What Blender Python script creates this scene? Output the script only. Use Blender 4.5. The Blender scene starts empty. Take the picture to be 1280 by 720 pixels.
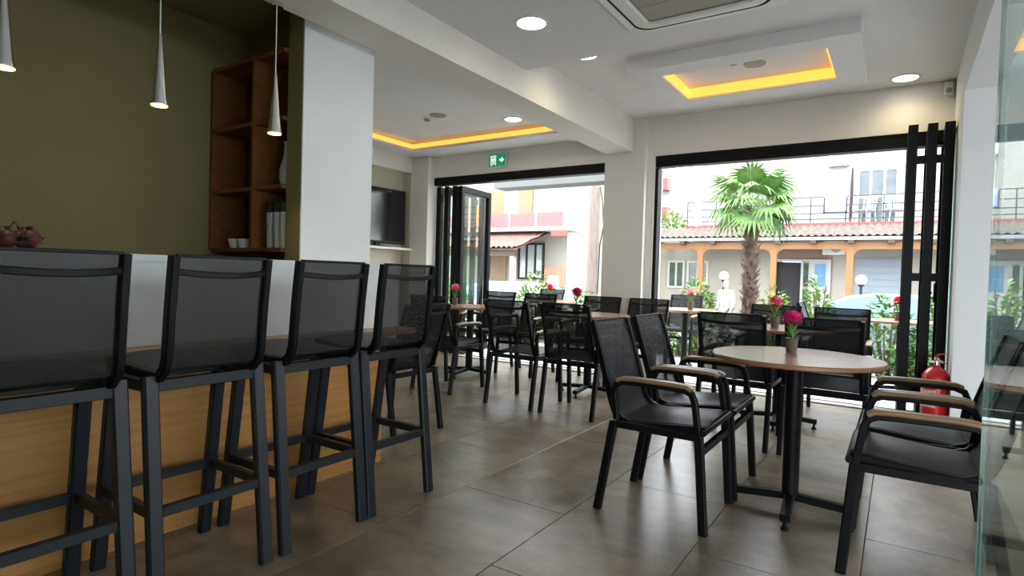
import bpy, bmesh, math, random
from mathutils import Vector, Matrix
random.seed(7)
R = math.radians
scene = bpy.context.scene
COL = scene.collection

# ------------------------------------------------------------------ camera, world, exposure
cam_d = bpy.data.cameras.new('camera'); cam = bpy.data.objects.new('camera', cam_d); COL.objects.link(cam)
cam_d.sensor_width = 36; cam_d.lens = 36 * 727.285 / 1280; cam_d.clip_start = .02; cam_d.clip_end = 400
YAW, PITCH, ROLL = .587022, -.0229771, .0291362
f = Vector((-math.sin(YAW) * math.cos(PITCH), math.cos(YAW) * math.cos(PITCH), math.sin(PITCH)))
r0 = Vector((math.cos(YAW), math.sin(YAW), 0)); u0 = r0.cross(f)
rr = r0 * math.cos(ROLL) + u0 * math.sin(ROLL); uu = u0 * math.cos(ROLL) - r0 * math.sin(ROLL)
cam.matrix_world = Matrix(((rr.x, uu.x, -f.x, 0), (rr.y, uu.y, -f.y, 0), (rr.z, uu.z, -f.z, 1.05), (0, 0, 0, 1)))
scene.camera = cam
world = bpy.data.worlds.new('world'); scene.world = world; world.use_nodes = True
bg = world.node_tree.nodes['Background']
bg.inputs[0].default_value = (.89, .95, 1.0, 1); bg.inputs[1].default_value = 8.5     # bright overcast sky
vs = scene.view_settings
vs.view_transform = 'Standard'; vs.look = 'None'; vs.gamma = 1; vs.use_curve_mapping = False
vs.exposure = 0.08

# ------------------------------------------------------------------ materials
MATS = {}
def nodes_of(m):
    m.use_nodes = True
    nt = m.node_tree
    return nt, nt.nodes, nt.links, nt.nodes['Principled BSDF']
EXT = 1.0     # paint strength of what is built next
def mat(name, col, rough=.5, metal=0, var=.0, scale=8, stretch=(1, 1, 1), bump=0, bscale=None, spec=.5, detail=4, col2=None, coat=0, world_pos=False):
    if name in MATS: return MATS[name]
    col = tuple(c * EXT for c in col); col2 = tuple(c * EXT for c in col2) if col2 else None
    m = bpy.data.materials.new(name); nt, N, L, P = nodes_of(m)
    P.inputs['Roughness'].default_value = rough; P.inputs['Metallic'].default_value = metal
    P.inputs['Specular IOR Level'].default_value = spec
    if coat: P.inputs['Coat Weight'].default_value = coat
    P.inputs['Base Color'].default_value = (*col, 1)
    if var or col2 or bump:
        tc = N.new('ShaderNodeTexCoord'); mp = N.new('ShaderNodeMapping'); mp.inputs['Scale'].default_value = stretch
        nz = N.new('ShaderNodeTexNoise'); nz.inputs['Scale'].default_value = scale; nz.inputs['Detail'].default_value = detail; nz.inputs['Roughness'].default_value = .68 if world_pos else .5
        if world_pos:      # laid pieces: every piece gets its own cut of the pattern
            ge = N.new('ShaderNodeNewGeometry'); oi = N.new('ShaderNodeObjectInfo'); sc_ = N.new('ShaderNodeVectorMath'); sc_.operation = 'MULTIPLY_ADD'
            cv = N.new('ShaderNodeCombineXYZ')
            for q in range(3): L.new(oi.outputs['Random'], cv.inputs[q])
            sc_.inputs[1].default_value = (17, 11, 5); L.new(cv.outputs[0], sc_.inputs[0]); L.new(ge.outputs['Position'], sc_.inputs[2]); L.new(sc_.outputs[0], mp.inputs[0])
        else: L.new(tc.outputs['Object'], mp.inputs[0])
        L.new(mp.outputs[0], nz.inputs['Vector'])
        if var or col2:
            cr = N.new('ShaderNodeValToRGB'); e = cr.color_ramp.elements
            c2 = col2 if col2 else tuple(max(0, c * (1 - var)) for c in col)
            c1 = col if col2 else tuple(min(1, c * (1 + var)) for c in col)
            e[0].position = .38 if world_pos else .3; e[1].position = .64 if world_pos else .7; e[0].color = (*c2, 1); e[1].color = (*c1, 1)
            L.new(nz.outputs['Fac'], cr.inputs[0]); L.new(cr.outputs[0], P.inputs['Base Color'])
        if bump:
            src = nz
            if bscale:
                src = N.new('ShaderNodeTexNoise'); src.inputs['Scale'].default_value = bscale; L.new(mp.outputs[0], src.inputs['Vector'])
            b = N.new('ShaderNodeBump'); b.inputs['Strength'].default_value = bump; b.inputs['Distance'].default_value = .01
            L.new(src.outputs['Fac'], b.inputs['Height']); L.new(b.outputs[0], P.inputs['Normal'])
    MATS[name] = m
    return m
def emit(name, col, strength):
    if name in MATS: return MATS[name]
    m = bpy.data.materials.new(name); nt, N, L, P = nodes_of(m)
    P.inputs['Base Color'].default_value = (*col, 1); P.inputs['Emission Color'].default_value = (*col, 1)
    P.inputs['Emission Strength'].default_value = strength
    MATS[name] = m; return m
def glass(name, tint=(.93, .98, .96), k=.96):
    # thin pane: clear sheet with an angle-dependent mirror reflection
    if name in MATS: return MATS[name]
    m = bpy.data.materials.new(name); m.use_nodes = True; nt = m.node_tree; N = nt.nodes; L = nt.links; N.clear()
    out = N.new('ShaderNodeOutputMaterial'); mx = N.new('ShaderNodeMixShader'); tr = N.new('ShaderNodeBsdfTransparent'); gl = N.new('ShaderNodeBsdfGlossy')
    tr.inputs[0].default_value = (*tint, 1); gl.inputs['Roughness'].default_value = 0.0; gl.inputs[0].default_value = (1, 1, 1, 1)
    lw = N.new('ShaderNodeLayerWeight'); lw.inputs['Blend'].default_value = .5
    pw = N.new('ShaderNodeMath'); pw.operation = 'POWER'; pw.inputs[1].default_value = 5
    ml = N.new('ShaderNodeMath'); ml.operation = 'MULTIPLY_ADD'; ml.inputs[1].default_value = k; ml.inputs[2].default_value = .04
    L.new(lw.outputs['Facing'], pw.inputs[0]); L.new(pw.outputs[0], ml.inputs[0]); L.new(ml.outputs[0], mx.inputs[0])
    L.new(tr.outputs[0], mx.inputs[1]); L.new(gl.outputs[0], mx.inputs[2]); L.new(mx.outputs[0], out.inputs[0])
    MATS[name] = m; return m
def mesh_fabric(name, col, open_=.2):
    # woven sling fabric with see-through holes between the threads
    if name in MATS: return MATS[name]
    m = bpy.data.materials.new(name); nt, N, L, P = nodes_of(m)
    P.inputs['Base Color'].default_value = (*col, 1); P.inputs['Roughness'].default_value = .5; P.inputs['Specular IOR Level'].default_value = .35
    out = N['Material Output']; mx = N.new('ShaderNodeMixShader'); tr = N.new('ShaderNodeBsdfTransparent')
    mx.inputs[0].default_value = open_
    L.new(P.outputs[0], mx.inputs[1]); L.new(tr.outputs[0], mx.inputs[2]); L.new(mx.outputs[0], out.inputs[0])
    MATS[name] = m; return m

WHITE2 = mat('daylight_tint_white', (.70, .72, .72), .75, var=.02, scale=3)  # bluish daylight tint put into the colour of the daylit walls
WHITE = mat('white_paint', (.755, .72, .67), .75, var=.02, scale=3, bump=.03, bscale=60)
CEIL = mat('ceiling_paint', (.72, .71, .70), .85, var=.015, scale=3)
OLIVE = mat('olive_paint', (.20, .16, .07), .8, var=.04, scale=2.5, bump=.05, bscale=80)
TILE = mat('floor_tile', (.245, .185, .127), .34, col2=(.092, .067, .044), scale=3.6, stretch=(1.5, 1, 1), detail=8, spec=.75, world_pos=True)
TILE2 = mat('floor_tile_b', (.255, .195, .136), .34, col2=(.105, .078, .053), scale=3.0, stretch=(1, 1.6, 1), detail=8, spec=.75, world_pos=True)
GROUT = mat('grout', (.27, .225, .175), .8)
PAVE = mat('terrace_tile', (.72, .71, .69), .4, var=.06, scale=3, detail=6, world_pos=True)
BLACK = mat('black_metal', (.0035, .0037, .0045), .45, var=.15, scale=20, spec=.2)
SLATE = mat('slate_metal', (.0095, .013, .018), .42, var=.12, scale=20, spec=.4)
SLING = mesh_fabric('black_sling', (.012, .0145, .018), .27)
SEATF = mat('seat_sling', (.012, .0145, .018), .42, var=.2, scale=120, spec=.25)
SLING_S = mesh_fabric('stool_sling', (.016, .018, .019), .35)
ARMWOOD = mat('arm_wood', (.30, .19, .10), .42, col2=(.19, .11, .055), scale=6, stretch=(8, 1, 8), detail=6)
TABLEWOOD = mat('table_wood', (.30, .145, .075), .25, col2=(.25, .118, .061), scale=3, stretch=(1, 6, 1), detail=2)
BARWOOD = mat('bar_oak', (.54, .28, .080), .45, col2=(.39, .18, .045), scale=4, stretch=(1, .6, 14), detail=7, bump=.03)
LEDGEWOOD = mat('ledge_wood', (.36, .20, .10), .4, col2=(.26, .135, .065), scale=5, stretch=(9, 1, 1), detail=6)
SHELFWOOD = mat('shelf_wood', (.20, .075, .02), .5, col2=(.13, .043, .011), scale=4, stretch=(1, 6, 6), detail=6)
BARWHITE = mat('bar_plaster', (.70, .71, .71), .6, col2=(.60, .61, .61), scale=7, detail=8, bump=.05)
CHROME = mat('chrome', (.75, .75, .76), .18, 1)
GLASS = glass('clear_glass')
GLASSG = glass('green_glass', (.88, .96, .93), .55)
COVE = emit('cove_strip', (1, .50, .085), 1.15)
LAMPW = emit('lamp_disc', (1, .96, .88), 9)
PLASTIC = mat('white_plastic', (.70, .71, .68), .4, var=.02)
GREYP = mat('grey_plastic', (.30, .29, .27), .5, var=.05)
BLACKGL = mat('black_gloss', (.006, .007, .008), .12)
RED = mat('red_paint', (.55, .012, .015), .3, var=.05, coat=.4)
RUBBER = mat('black_rubber', (.01, .01, .01), .7)

# ------------------------------------------------------------------ mesh helpers
class MB:
    def __init__(s): s.v = []; s.fc = []
    def add(s, vs_, fs):
        o = len(s.v); s.v += [tuple(v) for v in vs_]; s.fc += [tuple(i + o for i in q) for q in fs]; return s
    def box(s, x0, x1, y0, y1, z0, z1):
        return s.add([(x, y, z) for x in (x0, x1) for y in (y0, y1) for z in (z0, z1)],
                     [(0, 1, 3, 2), (4, 6, 7, 5), (0, 4, 5, 1), (2, 3, 7, 6), (0, 2, 6, 4), (1, 5, 7, 3)])
    def cbox(s, c, d, M=None):
        vs_ = [Vector((x * d[0] / 2, y * d[1] / 2, z * d[2] / 2)) for x in (-1, 1) for y in (-1, 1) for z in (-1, 1)]
        if M is not None: vs_ = [M @ v for v in vs_]
        return s.add([v + Vector(c) for v in vs_], [(0, 1, 3, 2), (4, 6, 7, 5), (0, 4, 5, 1), (2, 3, 7, 6), (0, 2, 6, 4), (1, 5, 7, 3)])
    def sweep(s, pts, prof, side=(1, 0, 0), scales=None):
        # sweep a 2-D profile along a polyline; 'side' is the profile's first axis
        pts = [Vector(p) for p in pts]; n = len(prof); sd = Vector(side).normalized(); rings = []
        for i, p in enumerate(pts):
            a = pts[i] - pts[i - 1] if i else pts[1] - pts[0]
            b = pts[i + 1] - pts[i] if i < len(pts) - 1 else a
            t = (a.normalized() + b.normalized()).normalized()
            k = 1 / max(.35, math.cos(a.angle(b) / 2)) if a.length and b.length else 1
            e1 = (sd - t * sd.dot(t))
            if e1.length < 1e-4: e1 = t.orthogonal()
            e1.normalize(); e2 = t.cross(e1); sc = scales[i] if scales else 1
            rings.append([p + e1 * q[0] * sc + e2 * q[1] * k * sc for q in prof])
        vs_ = [v for r_ in rings for v in r_]; fs = []
        for i in range(len(pts) - 1):
            for j in range(n): fs.append((i * n + j, i * n + (j + 1) % n, (i + 1) * n + (j + 1) % n, (i + 1) * n + j))
        fs.append(tuple(reversed(range(n)))); fs.append(tuple((len(pts) - 1) * n + j for j in range(n)))
        return s.add(vs_, fs)
    def bar(s, p, q, w, h=None, side=(1, 0, 0)):
        h = h or w; return s.sweep([p, q], rrect(w, h), side)
    def tube(s, pts, r, n=8, scales=None):
        return s.sweep(pts, [(r * math.cos(2 * math.pi * k / n), r * math.sin(2 * math.pi * k / n)) for k in range(n)], (.13, .37, .92), scales)
    def lathe(s, prof, n=24, c=(0, 0, 0), cap=True):
        vs_ = []; fs = []; m = len(prof)
        for r_, z in prof:
            for k in range(n):
                a = 2 * math.pi * k / n; vs_.append((c[0] + r_ * math.cos(a), c[1] + r_ * math.sin(a), c[2] + z))
        for i in range(m - 1):
            for k in range(n): fs.append((i * n + k, i * n + (k + 1) % n, (i + 1) * n + (k + 1) % n, (i + 1) * n + k))
        if cap:
            fs.append(tuple(reversed(range(n)))); fs.append(tuple((m - 1) * n + k for k in range(n)))
        return s.add(vs_, fs)
    def prism(s, poly, axis, a, b):
        # closed polygon in the two other axes, extruded along axis from a to b
        n = len(poly)
        def P(q, t): return {'x': (t, q[0], q[1]), 'y': (q[0], t, q[1]), 'z': (q[0], q[1], t)}[axis]
        vs_ = [P(q, a) for q in poly] + [P(q, b) for q in poly]
        fs = [tuple(range(n)), tuple(reversed(range(n, 2 * n)))] + [(i, i + n, (i + 1) % n + n, (i + 1) % n) for i in range(n)]
        return s.add(vs_, fs)
    def sheet(s, prof, x0, x1, th=.004, nx=6, sag=0):
        # cloth: profile (y,z) points carried across x, with thickness and a slight sag in the middle
        prof = [Vector((0, p[0], p[1])) for p in prof]; m = len(prof); top = []; bot = []
        for i, p in enumerate(prof):
            t = (prof[min(i + 1, m - 1)] - prof[max(i - 1, 0)]).normalized(); nrm = Vector((0, -t.z, t.y))
            for k in range(nx + 1):
                u = k / nx; x = x0 + (x1 - x0) * u; q = p - nrm * sag * 4 * u * (1 - u) * math.sin(math.pi * i / (m - 1)) ** .5
                top.append((x, q.y + nrm.y * th / 2, q.z + nrm.z * th / 2)); bot.append((x, q.y - nrm.y * th / 2, q.z - nrm.z * th / 2))
        o = len(top); w = nx + 1; fs = []
        for i in range(m - 1):
            for k in range(nx):
                a = i * w + k; fs.append((a, a + 1, a + w + 1, a + w)); fs.append((o + a, o + a + w, o + a + w + 1, o + a + 1))
            fs.append((i * w, i * w + w, o + i * w + w, o + i * w)); a = i * w + nx; fs.append((a, o + a, o + a + w, a + w))
        for k in range(nx):
            fs.append((k, o + k, o + k + 1, k + 1)); a = (m - 1) * w + k; fs.append((a, a + 1, o + a + 1, o + a))
        return s.add(top + bot, fs)
    def ball(s, c, r, n=10, m=7, sq=(1, 1, 1), M=None):
        vs_ = []; fs = []
        for i in range(m + 1):
            ph = math.pi * i / m
            for k in range(n):
                a = 2 * math.pi * k / n
                q = Vector((sq[0] * r * math.sin(ph) * math.cos(a), sq[1] * r * math.sin(ph) * math.sin(a), sq[2] * r * math.cos(ph)))
                if M is not None: q = M @ q
                vs_.append(q + Vector(c))
        for i in range(m):
            for k in range(n): fs.append((i * n + k, (i + 1) * n + k, (i + 1) * n + (k + 1) % n, i * n + (k + 1) % n))
        return s.add(vs_, fs)
    def leaf(s, p, d, L, w, up=(0, 0, 1), droop=.2):
        p = Vector(p); d = Vector(d).normalized(); sd = d.cross(Vector(up))
        if sd.length < 1e-3: sd = d.orthogonal()
        sd.normalize(); n = sd.cross(d)
        m_ = p + d * L * .5 + n * .04 * L; e = p + d * L - Vector((0, 0, droop * L))
        return s.add([p, m_ + sd * w / 2, e, m_ - sd * w / 2], [(0, 1, 2, 3)])
    def build(s, name, m, parent=None, smooth=False, bevel=0, seg=1, loc=None):
        me = bpy.data.meshes.new(name); me.from_pydata(s.v, [], s.fc); me.update()
        if bevel or smooth:
            bm = bmesh.new(); bm.from_mesh(me)
            bmesh.ops.remove_doubles(bm, verts=bm.verts, dist=1e-6)
            bmesh.ops.recalc_face_normals(bm, faces=bm.faces)
            if bevel:
                ed = [e for e in bm.edges if e.is_manifold and e.calc_face_angle(0) > .5]
                bmesh.ops.bevel(bm, geom=ed, offset=bevel, segments=seg, affect='EDGES', profile=.5, clamp_overlap=True)
            bm.to_mesh(me); bm.free()
        else:
            bm = bmesh.new(); bm.from_mesh(me); bmesh.ops.recalc_face_normals(bm, faces=bm.faces); bm.to_mesh(me); bm.free()
        if smooth:
            for p in me.polygons: p.use_smooth = True
            me.set_sharp_from_angle(angle=R(38))
        me.materials.append(m)
        o = bpy.data.objects.new(name, me); COL.objects.link(o)
        if parent: o.parent = parent
        if loc: o.location = loc
        return o
def rrect(w, h, c=.18):
    w /= 2; h /= 2; k = min(w, h) * c * 2
    return [(w - k, -h), (w, -h + k), (w, h - k), (w - k, h), (-w + k, h), (-w, h - k), (-w, -h + k), (-w + k, -h)]
def arc(c, r, a0, a1, n=5): return [(c[0] + r * math.cos(R(a0 + (a1 - a0) * k / n)), c[1] + r * math.sin(R(a0 + (a1 - a0) * k / n))) for k in range(n + 1)]
def tag(o, label, cat, group=None, kind=None):
    o['label'] = label
    if cat: o['category'] = cat
    if group: o['group'] = group
    if kind: o['kind'] = kind
    return o
def struct(o, label=None):
    o['kind'] = 'structure'
    if label: o['label'] = label
    return o
def thing(name, label, cat, loc=(0, 0, 0), rz=0, group=None):
    o = bpy.data.objects.new(name, None); COL.objects.link(o); o.empty_display_size = .1
    o.location = loc; o.rotation_euler = (0, 0, rz)
    return tag(o, label, cat, group)
def sroot(name, label, loc=(0, 0, 0)):
    o = bpy.data.objects.new(name, None); COL.objects.link(o); o.location = loc; return struct(o, label)
KIDS = {}
def dup(root, label, loc, rz=0, group=None, scale=None):
    kids = {}
    for o in list(COL.objects):
        if o.parent: kids.setdefault(o.parent.name, []).append(o)
    def cp(o, par):
        c = o.copy(); COL.objects.link(c); c.parent = par
        for k in kids.get(o.name, []): cp(k, c)
        return c
    c = cp(root, None); c.location = loc; c.rotation_euler = (0, 0, rz); c['label'] = label
    if scale: c.scale = scale
    if group: c['group'] = group
    return c
def share(name, src, loc, parent, rz=0, m=None):
    o = src.copy(); o.name = name; COL.objects.link(o); o.parent = parent; o.location = loc; o.rotation_euler = (0, 0, rz)
    return o
def boxes(name, m, lst, parent=None, bevel=0):
    b = MB()
    for q in lst: b.box(*q)
    return b.build(name, m, parent, bevel=bevel)
def spot(name, loc, energy, col, size=R(110), blend=.6, rad=.06, parent=None):
    l = bpy.data.lights.new(name, 'SPOT'); l.energy = energy; l.color = col; l.spot_size = size; l.spot_blend = blend; l.shadow_soft_size = rad
    o = bpy.data.objects.new(name, l); COL.objects.link(o); o.location = loc
    if parent: o.parent = parent
    return o

# ------------------------------------------------------------------ the room shell
# floor: individually laid large-format tiles over a grout bed
floor = struct(MB().box(-5.75, .5, -2.5, 5.9, -.12, -.006).build('floor', GROUT), 'grey-brown stone look tiled floor')
TX, TY = .555, 1.11
protos = []
for k, mm in enumerate((TILE, TILE2)):
    t = MB().box(-TX / 2 + .0015, TX / 2 - .0015, -TY / 2 + .0015, TY / 2 - .0015, -.006, .0).build('tile', mm, floor, bevel=.0012)
    protos.append(t)
first = [True, True]
ix = 0
x = -1.745 - 7.5 * TX + TX
for i in range(11):
    cx = -1.745 + (i - 7) * TX + TX / 2
    off = .02 if i % 2 else .02 - TY / 2
    for j in range(-3, 6):
        cy = off + j * TY + TY / 2 + .02
        if cy < -2.4 or cy > 5.9 + .3: continue
        y0, y1 = max(cy - TY / 2, -2.5), min(cy + TY / 2, 5.9)
        x0, x1 = max(cx - TX / 2, -5.7), min(cx + TX / 2, .49)
        if y1 - y0 < .05 or x1 - x0 < .05: continue
        k = random.randrange(2)
        if y1 - y0 > TY - .01 and x1 - x0 > TX - .01:
            if first[k]: o = protos[k]; first[k] = False
            else: o = share('tile', protos[k], (0, 0, 0), floor)
            o.location = (cx, cy, 0)
        else:
            MB().box(x0 + .0015, x1 - .0015, y0 + .0015, y1 - .0015, -.006, 0).build('tile', (TILE, TILE2)[k], floor)

# walls
struct(boxes('wall_far', WHITE, [(-2.20, .311, 5.7, 5.95, 2.29, 3.0), (-2.18, -2.10, 5.7, 5.95, 0, 2.29), (-5.13, -2.6, 5.7, 5.95, 2.268, 3.0), (-5.9, -5.06, 5.6, 5.95, 0, 3.0)]), 'white far wall above the folding doors')
struct(boxes('wall_column', WHITE, [(-2.615, -2.175, 5.62, 5.95, 0, 2.69)]), 'white column between the two folding door openings')
struct(boxes('wall_right', WHITE2, [(.311, .49, 4.84, 5.95, 0, 3.0), (.311, .49, -2.5, 4.84, 2.35, 3.0), (.311, .49, -2.6, -.80, 0, 2.35)]), 'white right wall with a wide opening')
struct(boxes('wall_left', WHITE, [(-5.75, -5.5, 2.45, 5.6, 0, 2.9), (-5.5, -5.343, 2.45, 5.6, 2.333, 2.9), (-5.5, -5.343, 2.45, 4.55, 0, 2.333)]), 'white left wall with television niche')
struct(boxes('wall_niche', mat('niche_beige', (.50, .46, .35), .8, var=.03), [(-5.5, -5.49, 4.55, 5.6, 0, 2.333), (-5.49, -5.35, 5.59, 5.6, 0, 2.333)]), 'beige back of the television niche')
struct(boxes('wall_bar', OLIVE, [(-3.7, -3.56, -2.5, 2.19, 0, 2.9), (-3.7, -2.825, 2.19, 2.44, 0, 2.9), (-2.825, -2.7005, 1.976, 2.457, 0, 2.9)]), 'olive painted wall behind the bar')
struct(boxes('wall_partition', WHITE2, [(-2.7005, -2.69, 1.977, 2.458, 0, 2.4), (-5.5, -2.69, 2.4571, 2.47, 0, 2.9)]), 'white painted side of the bar partition')
struct(boxes('wall_back', mat('back_wall_darkened', (.34, .31, .27), .8, var=.03), [(-3.7, .5, -2.7, -2.5, 0, 2.9)]), 'unseen wall behind the viewer, darkened to dim the near room')  # unseen wall, colour darkened to cut bounce light near the viewer
# ceilings
cz = 2.535
ceil = sroot('ceiling', 'white ceiling in several levels')
boxes('ceiling_panel', CEIL, [(-2.31, .311, -2.5, 3.58, cz, 2.68)], ceil)
boxes('ceiling_panel', CEIL, [(-2.31, .311, 3.58, 5.7, 2.67, 2.9)], ceil)
boxes('ceiling_panel', OLIVE, [(-3.56, -2.595, -2.5, 2.19, 2.53, 2.7)], ceil)
# left bay with a light cove
boxes('ceiling_panel', CEIL, [(-5.343, -2.595, 2.47, 3.62, 2.53, 2.56), (-5.343, -5.05, 3.62, 5.7, 2.53, 2.56), (-5.05, -2.595, 5.29, 5.7, 2.53, 2.56), (-2.70, -2.595, 3.62, 5.29, 2.53, 2.56)], ceil)
boxes('ceiling_panel', CEIL, [(-5.5, -2.595, 2.47, 5.7, 2.645, 2.75)], ceil)
# right bay: hanging box with a lit recess
bx0, bx1, by0, by1 = -1.755, -.25, 4.09, 5.16; tx0, tx1, ty0, ty1 = -1.55, -.445, 4.28, 4.95
boxes('ceiling_box', CEIL, [(bx0, bx1, by0, ty0, 2.575, 2.67), (bx0, bx1, ty1, by1, 2.575, 2.67), (bx0, tx0, ty0, ty1, 2.575, 2.67), (tx1, bx1, ty0, ty1, 2.575, 2.67)], ceil)
struct(boxes('trim_1', WHITE, [(-2.595, -2.31, -2.5, 5.62, 2.334, 2.9)]), 'long white ceiling beam')

# cove light strips (recess lamps, made tall so their glow stands in for the lit sides)
def cove(label, lst):
    t = thing('cove_light', label, 'light', (0, 0, 0))
    for q in lst: boxes('light_strip', COVE, [q], t)
    return t
cove('warm strip light around the small recess in the hanging ceiling box', [(tx0 + .002, tx1 - .002, ty1 - .012, ty1 - .001, 2.590, 2.664), (tx0 + .001, tx0 + .012, ty0 + .002, ty1 - .014, 2.590, 2.664), (tx1 - .012, tx1 - .001, ty0 + .002, ty1 - .014, 2.590, 2.664), (tx0 + .002, tx1 - .002, ty0 + .001, ty0 + .012, 2.590, 2.664)])
cove('warm strip light along the ceiling recess near the television', [(-5.09, -2.70, 5.32, 5.34, 2.575, 2.625), (-5.10, -5.08, 3.6, 5.31, 2.575, 2.625)])

# ------------------------------------------------------------------ folding doors
def leaf(par, p, d, w, h, hinge_handle=False):
    # one framed glazed leaf from ground point p along direction d
    d = Vector((d[0], d[1], 0)).normalized(); p = Vector((p[0], p[1], 0)); t = .062; n = Vector((-d.y, d.x, 0)); rw = .06
    M = Matrix((d, n, (0, 0, 1))).transposed()
    b = MB()
    for a, c, z0, z1 in ((0, rw, .012, h), (w - rw, w, .012, h), (rw, w - rw, .012, .10), (rw, w - rw, h - .07, h)):
        b.cbox(p + d * (a + c) / 2 + Vector((0, 0, (z0 + z1) / 2)), (c - a, t, z1 - z0), M)
    o = b.build('leaf_frame', BLACK, par, bevel=.002)
    g = MB().cbox(p + d * w / 2 + Vector((0, 0, (h + .03) / 2)), (w - 2 * rw, .008, h - .17), M).build('pane', GLASS, o)
    if hinge_handle:
        q = p + d * (w - rw / 2) + Vector((0, 0, 1.0)) + n * .03
        hb = MB().cbox(q, (.03, .02, .16), M); hb.cbox(q + n * .03 - d * .05, (.13, .016, .02), M); hb.build('handle', BLACK, o, bevel=.003)
    return o
d1 = sroot('door_1', 'black framed glazed folding door of the right opening')
boxes('door_frame', BLACK, [(-2.10, .31, 5.72, 5.83, 2.178, 2.292), (-2.10, -2.068, 5.72, 5.83, 0, 2.17), (.285, .309, 5.72, 5.83, 0, 2.178)], d1)
boxes('threshold', GREYP, [(-2.05, .285, 5.72, 5.83, 0, .012)], d1)
for k, xx in enumerate((.045, .165, .268)):
    leaf(d1, (xx, 5.31), (-.01 + .012 * k, 1), .72, 2.262, k == 2)
for zz in (.28, 1.12, 2.0):
    b = MB()
    b.box(.068, .142, 5.33, 5.35, zz - .03, zz + .03); b.box(.188, .246, 5.33, 5.35, zz - .03, zz + .03)
    b.build('hinge', BLACK, d1)
d2 = sroot('door_2', 'black framed glazed folding door of the left opening')
boxes('door_frame', BLACK, [(-5.13, -2.615, 5.72, 5.83, 2.17, 2.267), (-5.13, -5.08, 5.72, 5.83, 0, 2.17)], d2)
boxes('threshold', GREYP, [(-5.08, -2.62, 5.72, 5.83, 0, .012)], d2)
for k, xx in enumerate((-5.03, -4.90, -4.77)):
    leaf(d2, (xx, 5.78), (-.12 + .02 * k, 1), .70, 2.16)
leaf(d2, (-4.69, 5.80), (-.10, 1), .74, 2.16, True)
# frameless glass door standing open close to the viewer on the right
gd = sroot('door_3', 'frameless greenish glass door standing open at the right edge')
boxes('pane', GLASSG, [(.055, .058, -.75, .555, .015, 2.33)], gd, bevel=.001)
boxes('polished_edge', mat('glass_edge', (.24, .31, .29), .2), [(.055, .058, .555, .5565, .015, 2.33)], gd)
boxes('patch_fitting', CHROME, [(.046, .066, -.75, -.6, .0, .06)], gd)

# ------------------------------------------------------------------ ceiling fittings
def downlight(label, x, y, z, r=.085, en=11, col=(1, .86, .46)):
    t = thing('downlight', label, 'light', (x, y, z), group='recessed ceiling downlights')
    MB().lathe([(r + .018, 0), (r + .016, -.006), (r, -.006), (r, -.001)], 28).build('trim_ring', PLASTIC, t, smooth=True)
    MB().lathe([(r * .985, -.0035), (r * .985, -.0015)], 28).build('lens', LAMPW, t)
    spot('lamp', (0, 0, -.02), en, col, R(160), 1.0, .08, t)
    return t
downlight('round lit downlight in the ceiling right of the long beam', -1.86, 2.92, 2.535)
downlight('round lit downlight near the corner above the folded black doors', -.02, 5.47, 2.67, en=11)
downlight('round lit downlight in the bay near the exit sign', -3.36, 4.98, 2.645)
downlight('downlight half hidden behind the step in the ceiling', -1.97, 3.838, 2.67, en=11)
def disc_speaker(label, x, y, z, r):
    t = thing('ceiling_speaker', label, 'speaker', (x, y, z), group='round ceiling speakers')
    MB().lathe([(r, 0), (r, -.005), (r * .93, -.008), (r * .9, -.006)], 28).build('rim', GREYP, t, smooth=True)
    MB().lathe([(r * .9, -.005), (r * .6, -.009), (.004, -.010)], 24).build('grille', GREYP, t, smooth=True)
disc_speaker('round grey speaker in the lit recess of the hanging box', -.955, 4.60, 2.67, .078)
disc_speaker('round grey speaker in the ceiling bay near the television', -3.96, 4.50, 2.645, .085)
def detector(label, x, y, z):
    t = thing('smoke_detector', label, 'detector', (x, y, z), group='small ceiling detectors')
    MB().lathe([(.045, 0), (.045, -.012), (.035, -.02)], 20).build('base', PLASTIC, t, smooth=True)
    MB().lathe([(.03, -.02), (.028, -.035), (.012, -.042)], 16).build('sensor_head', GREYP, t, smooth=True)
detector('tiny detector beside the speaker in the lit recess', -1.075, 4.45, 2.67)
detector('small white detector next to the speaker by the television bay', -4.12, 4.52, 2.645)
# cassette air conditioner
ac = thing('ceiling_air_conditioner', 'square white air conditioner cassette set in the ceiling', 'air conditioner', (-.965, 2.92, 2.535))
def rsq(h, r, n=5):
    return arc((h - r, h - r), r, 0, 90, n) + arc((-h + r, h - r), r, 90, 180, n) + arc((-h + r, -h + r), r, 180, 270, n) + arc((h - r, -h + r), r, 270, 360, n)
def ringp(b, A, B, za, zb):
    n = len(A); o = [(p[0], p[1], za) for p in A] + [(p[0], p[1], zb) for p in B]
    b.add(o, [(i, (i + 1) % n, n + (i + 1) % n, n + i) for i in range(n)])
b = MB()
ringp(b, rsq(.425, .02), rsq(.42, .02), 0, -.022); ringp(b, rsq(.42, .02), rsq(.37, .09), -.022, -.03)
b.build('panel_frame', PLASTIC, ac)
b = MB(); ringp(b, rsq(.37, .09), rsq(.362, .09), -.030, -.020); ringp(b, rsq(.362, .09), rsq(.355, .09), -.020, -.031)
b.build('air_slot', RUBBER, ac)
b = MB(); ringp(b, rsq(.355, .09), rsq(.29, .03), -.031, -.036); ringp(b, rsq(.29, .03), rsq(.275, .02), -.036, -.026); b.build('inner_frame', PLASTIC, ac)
boxes('filter', mat('filter_mesh', (.36, .34, .28), .7, var=.08, scale=60), [(-.276, .276, -.276, .276, -.022, -.018)], ac)
for k in range(2): boxes('grille_bar', mat('filter_rib', (.42, .40, .33), .6), [(-.276, .276, -.09 + k * .18 - .003, -.09 + k * .18 + .003, -.026, -.022)], ac)
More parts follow.
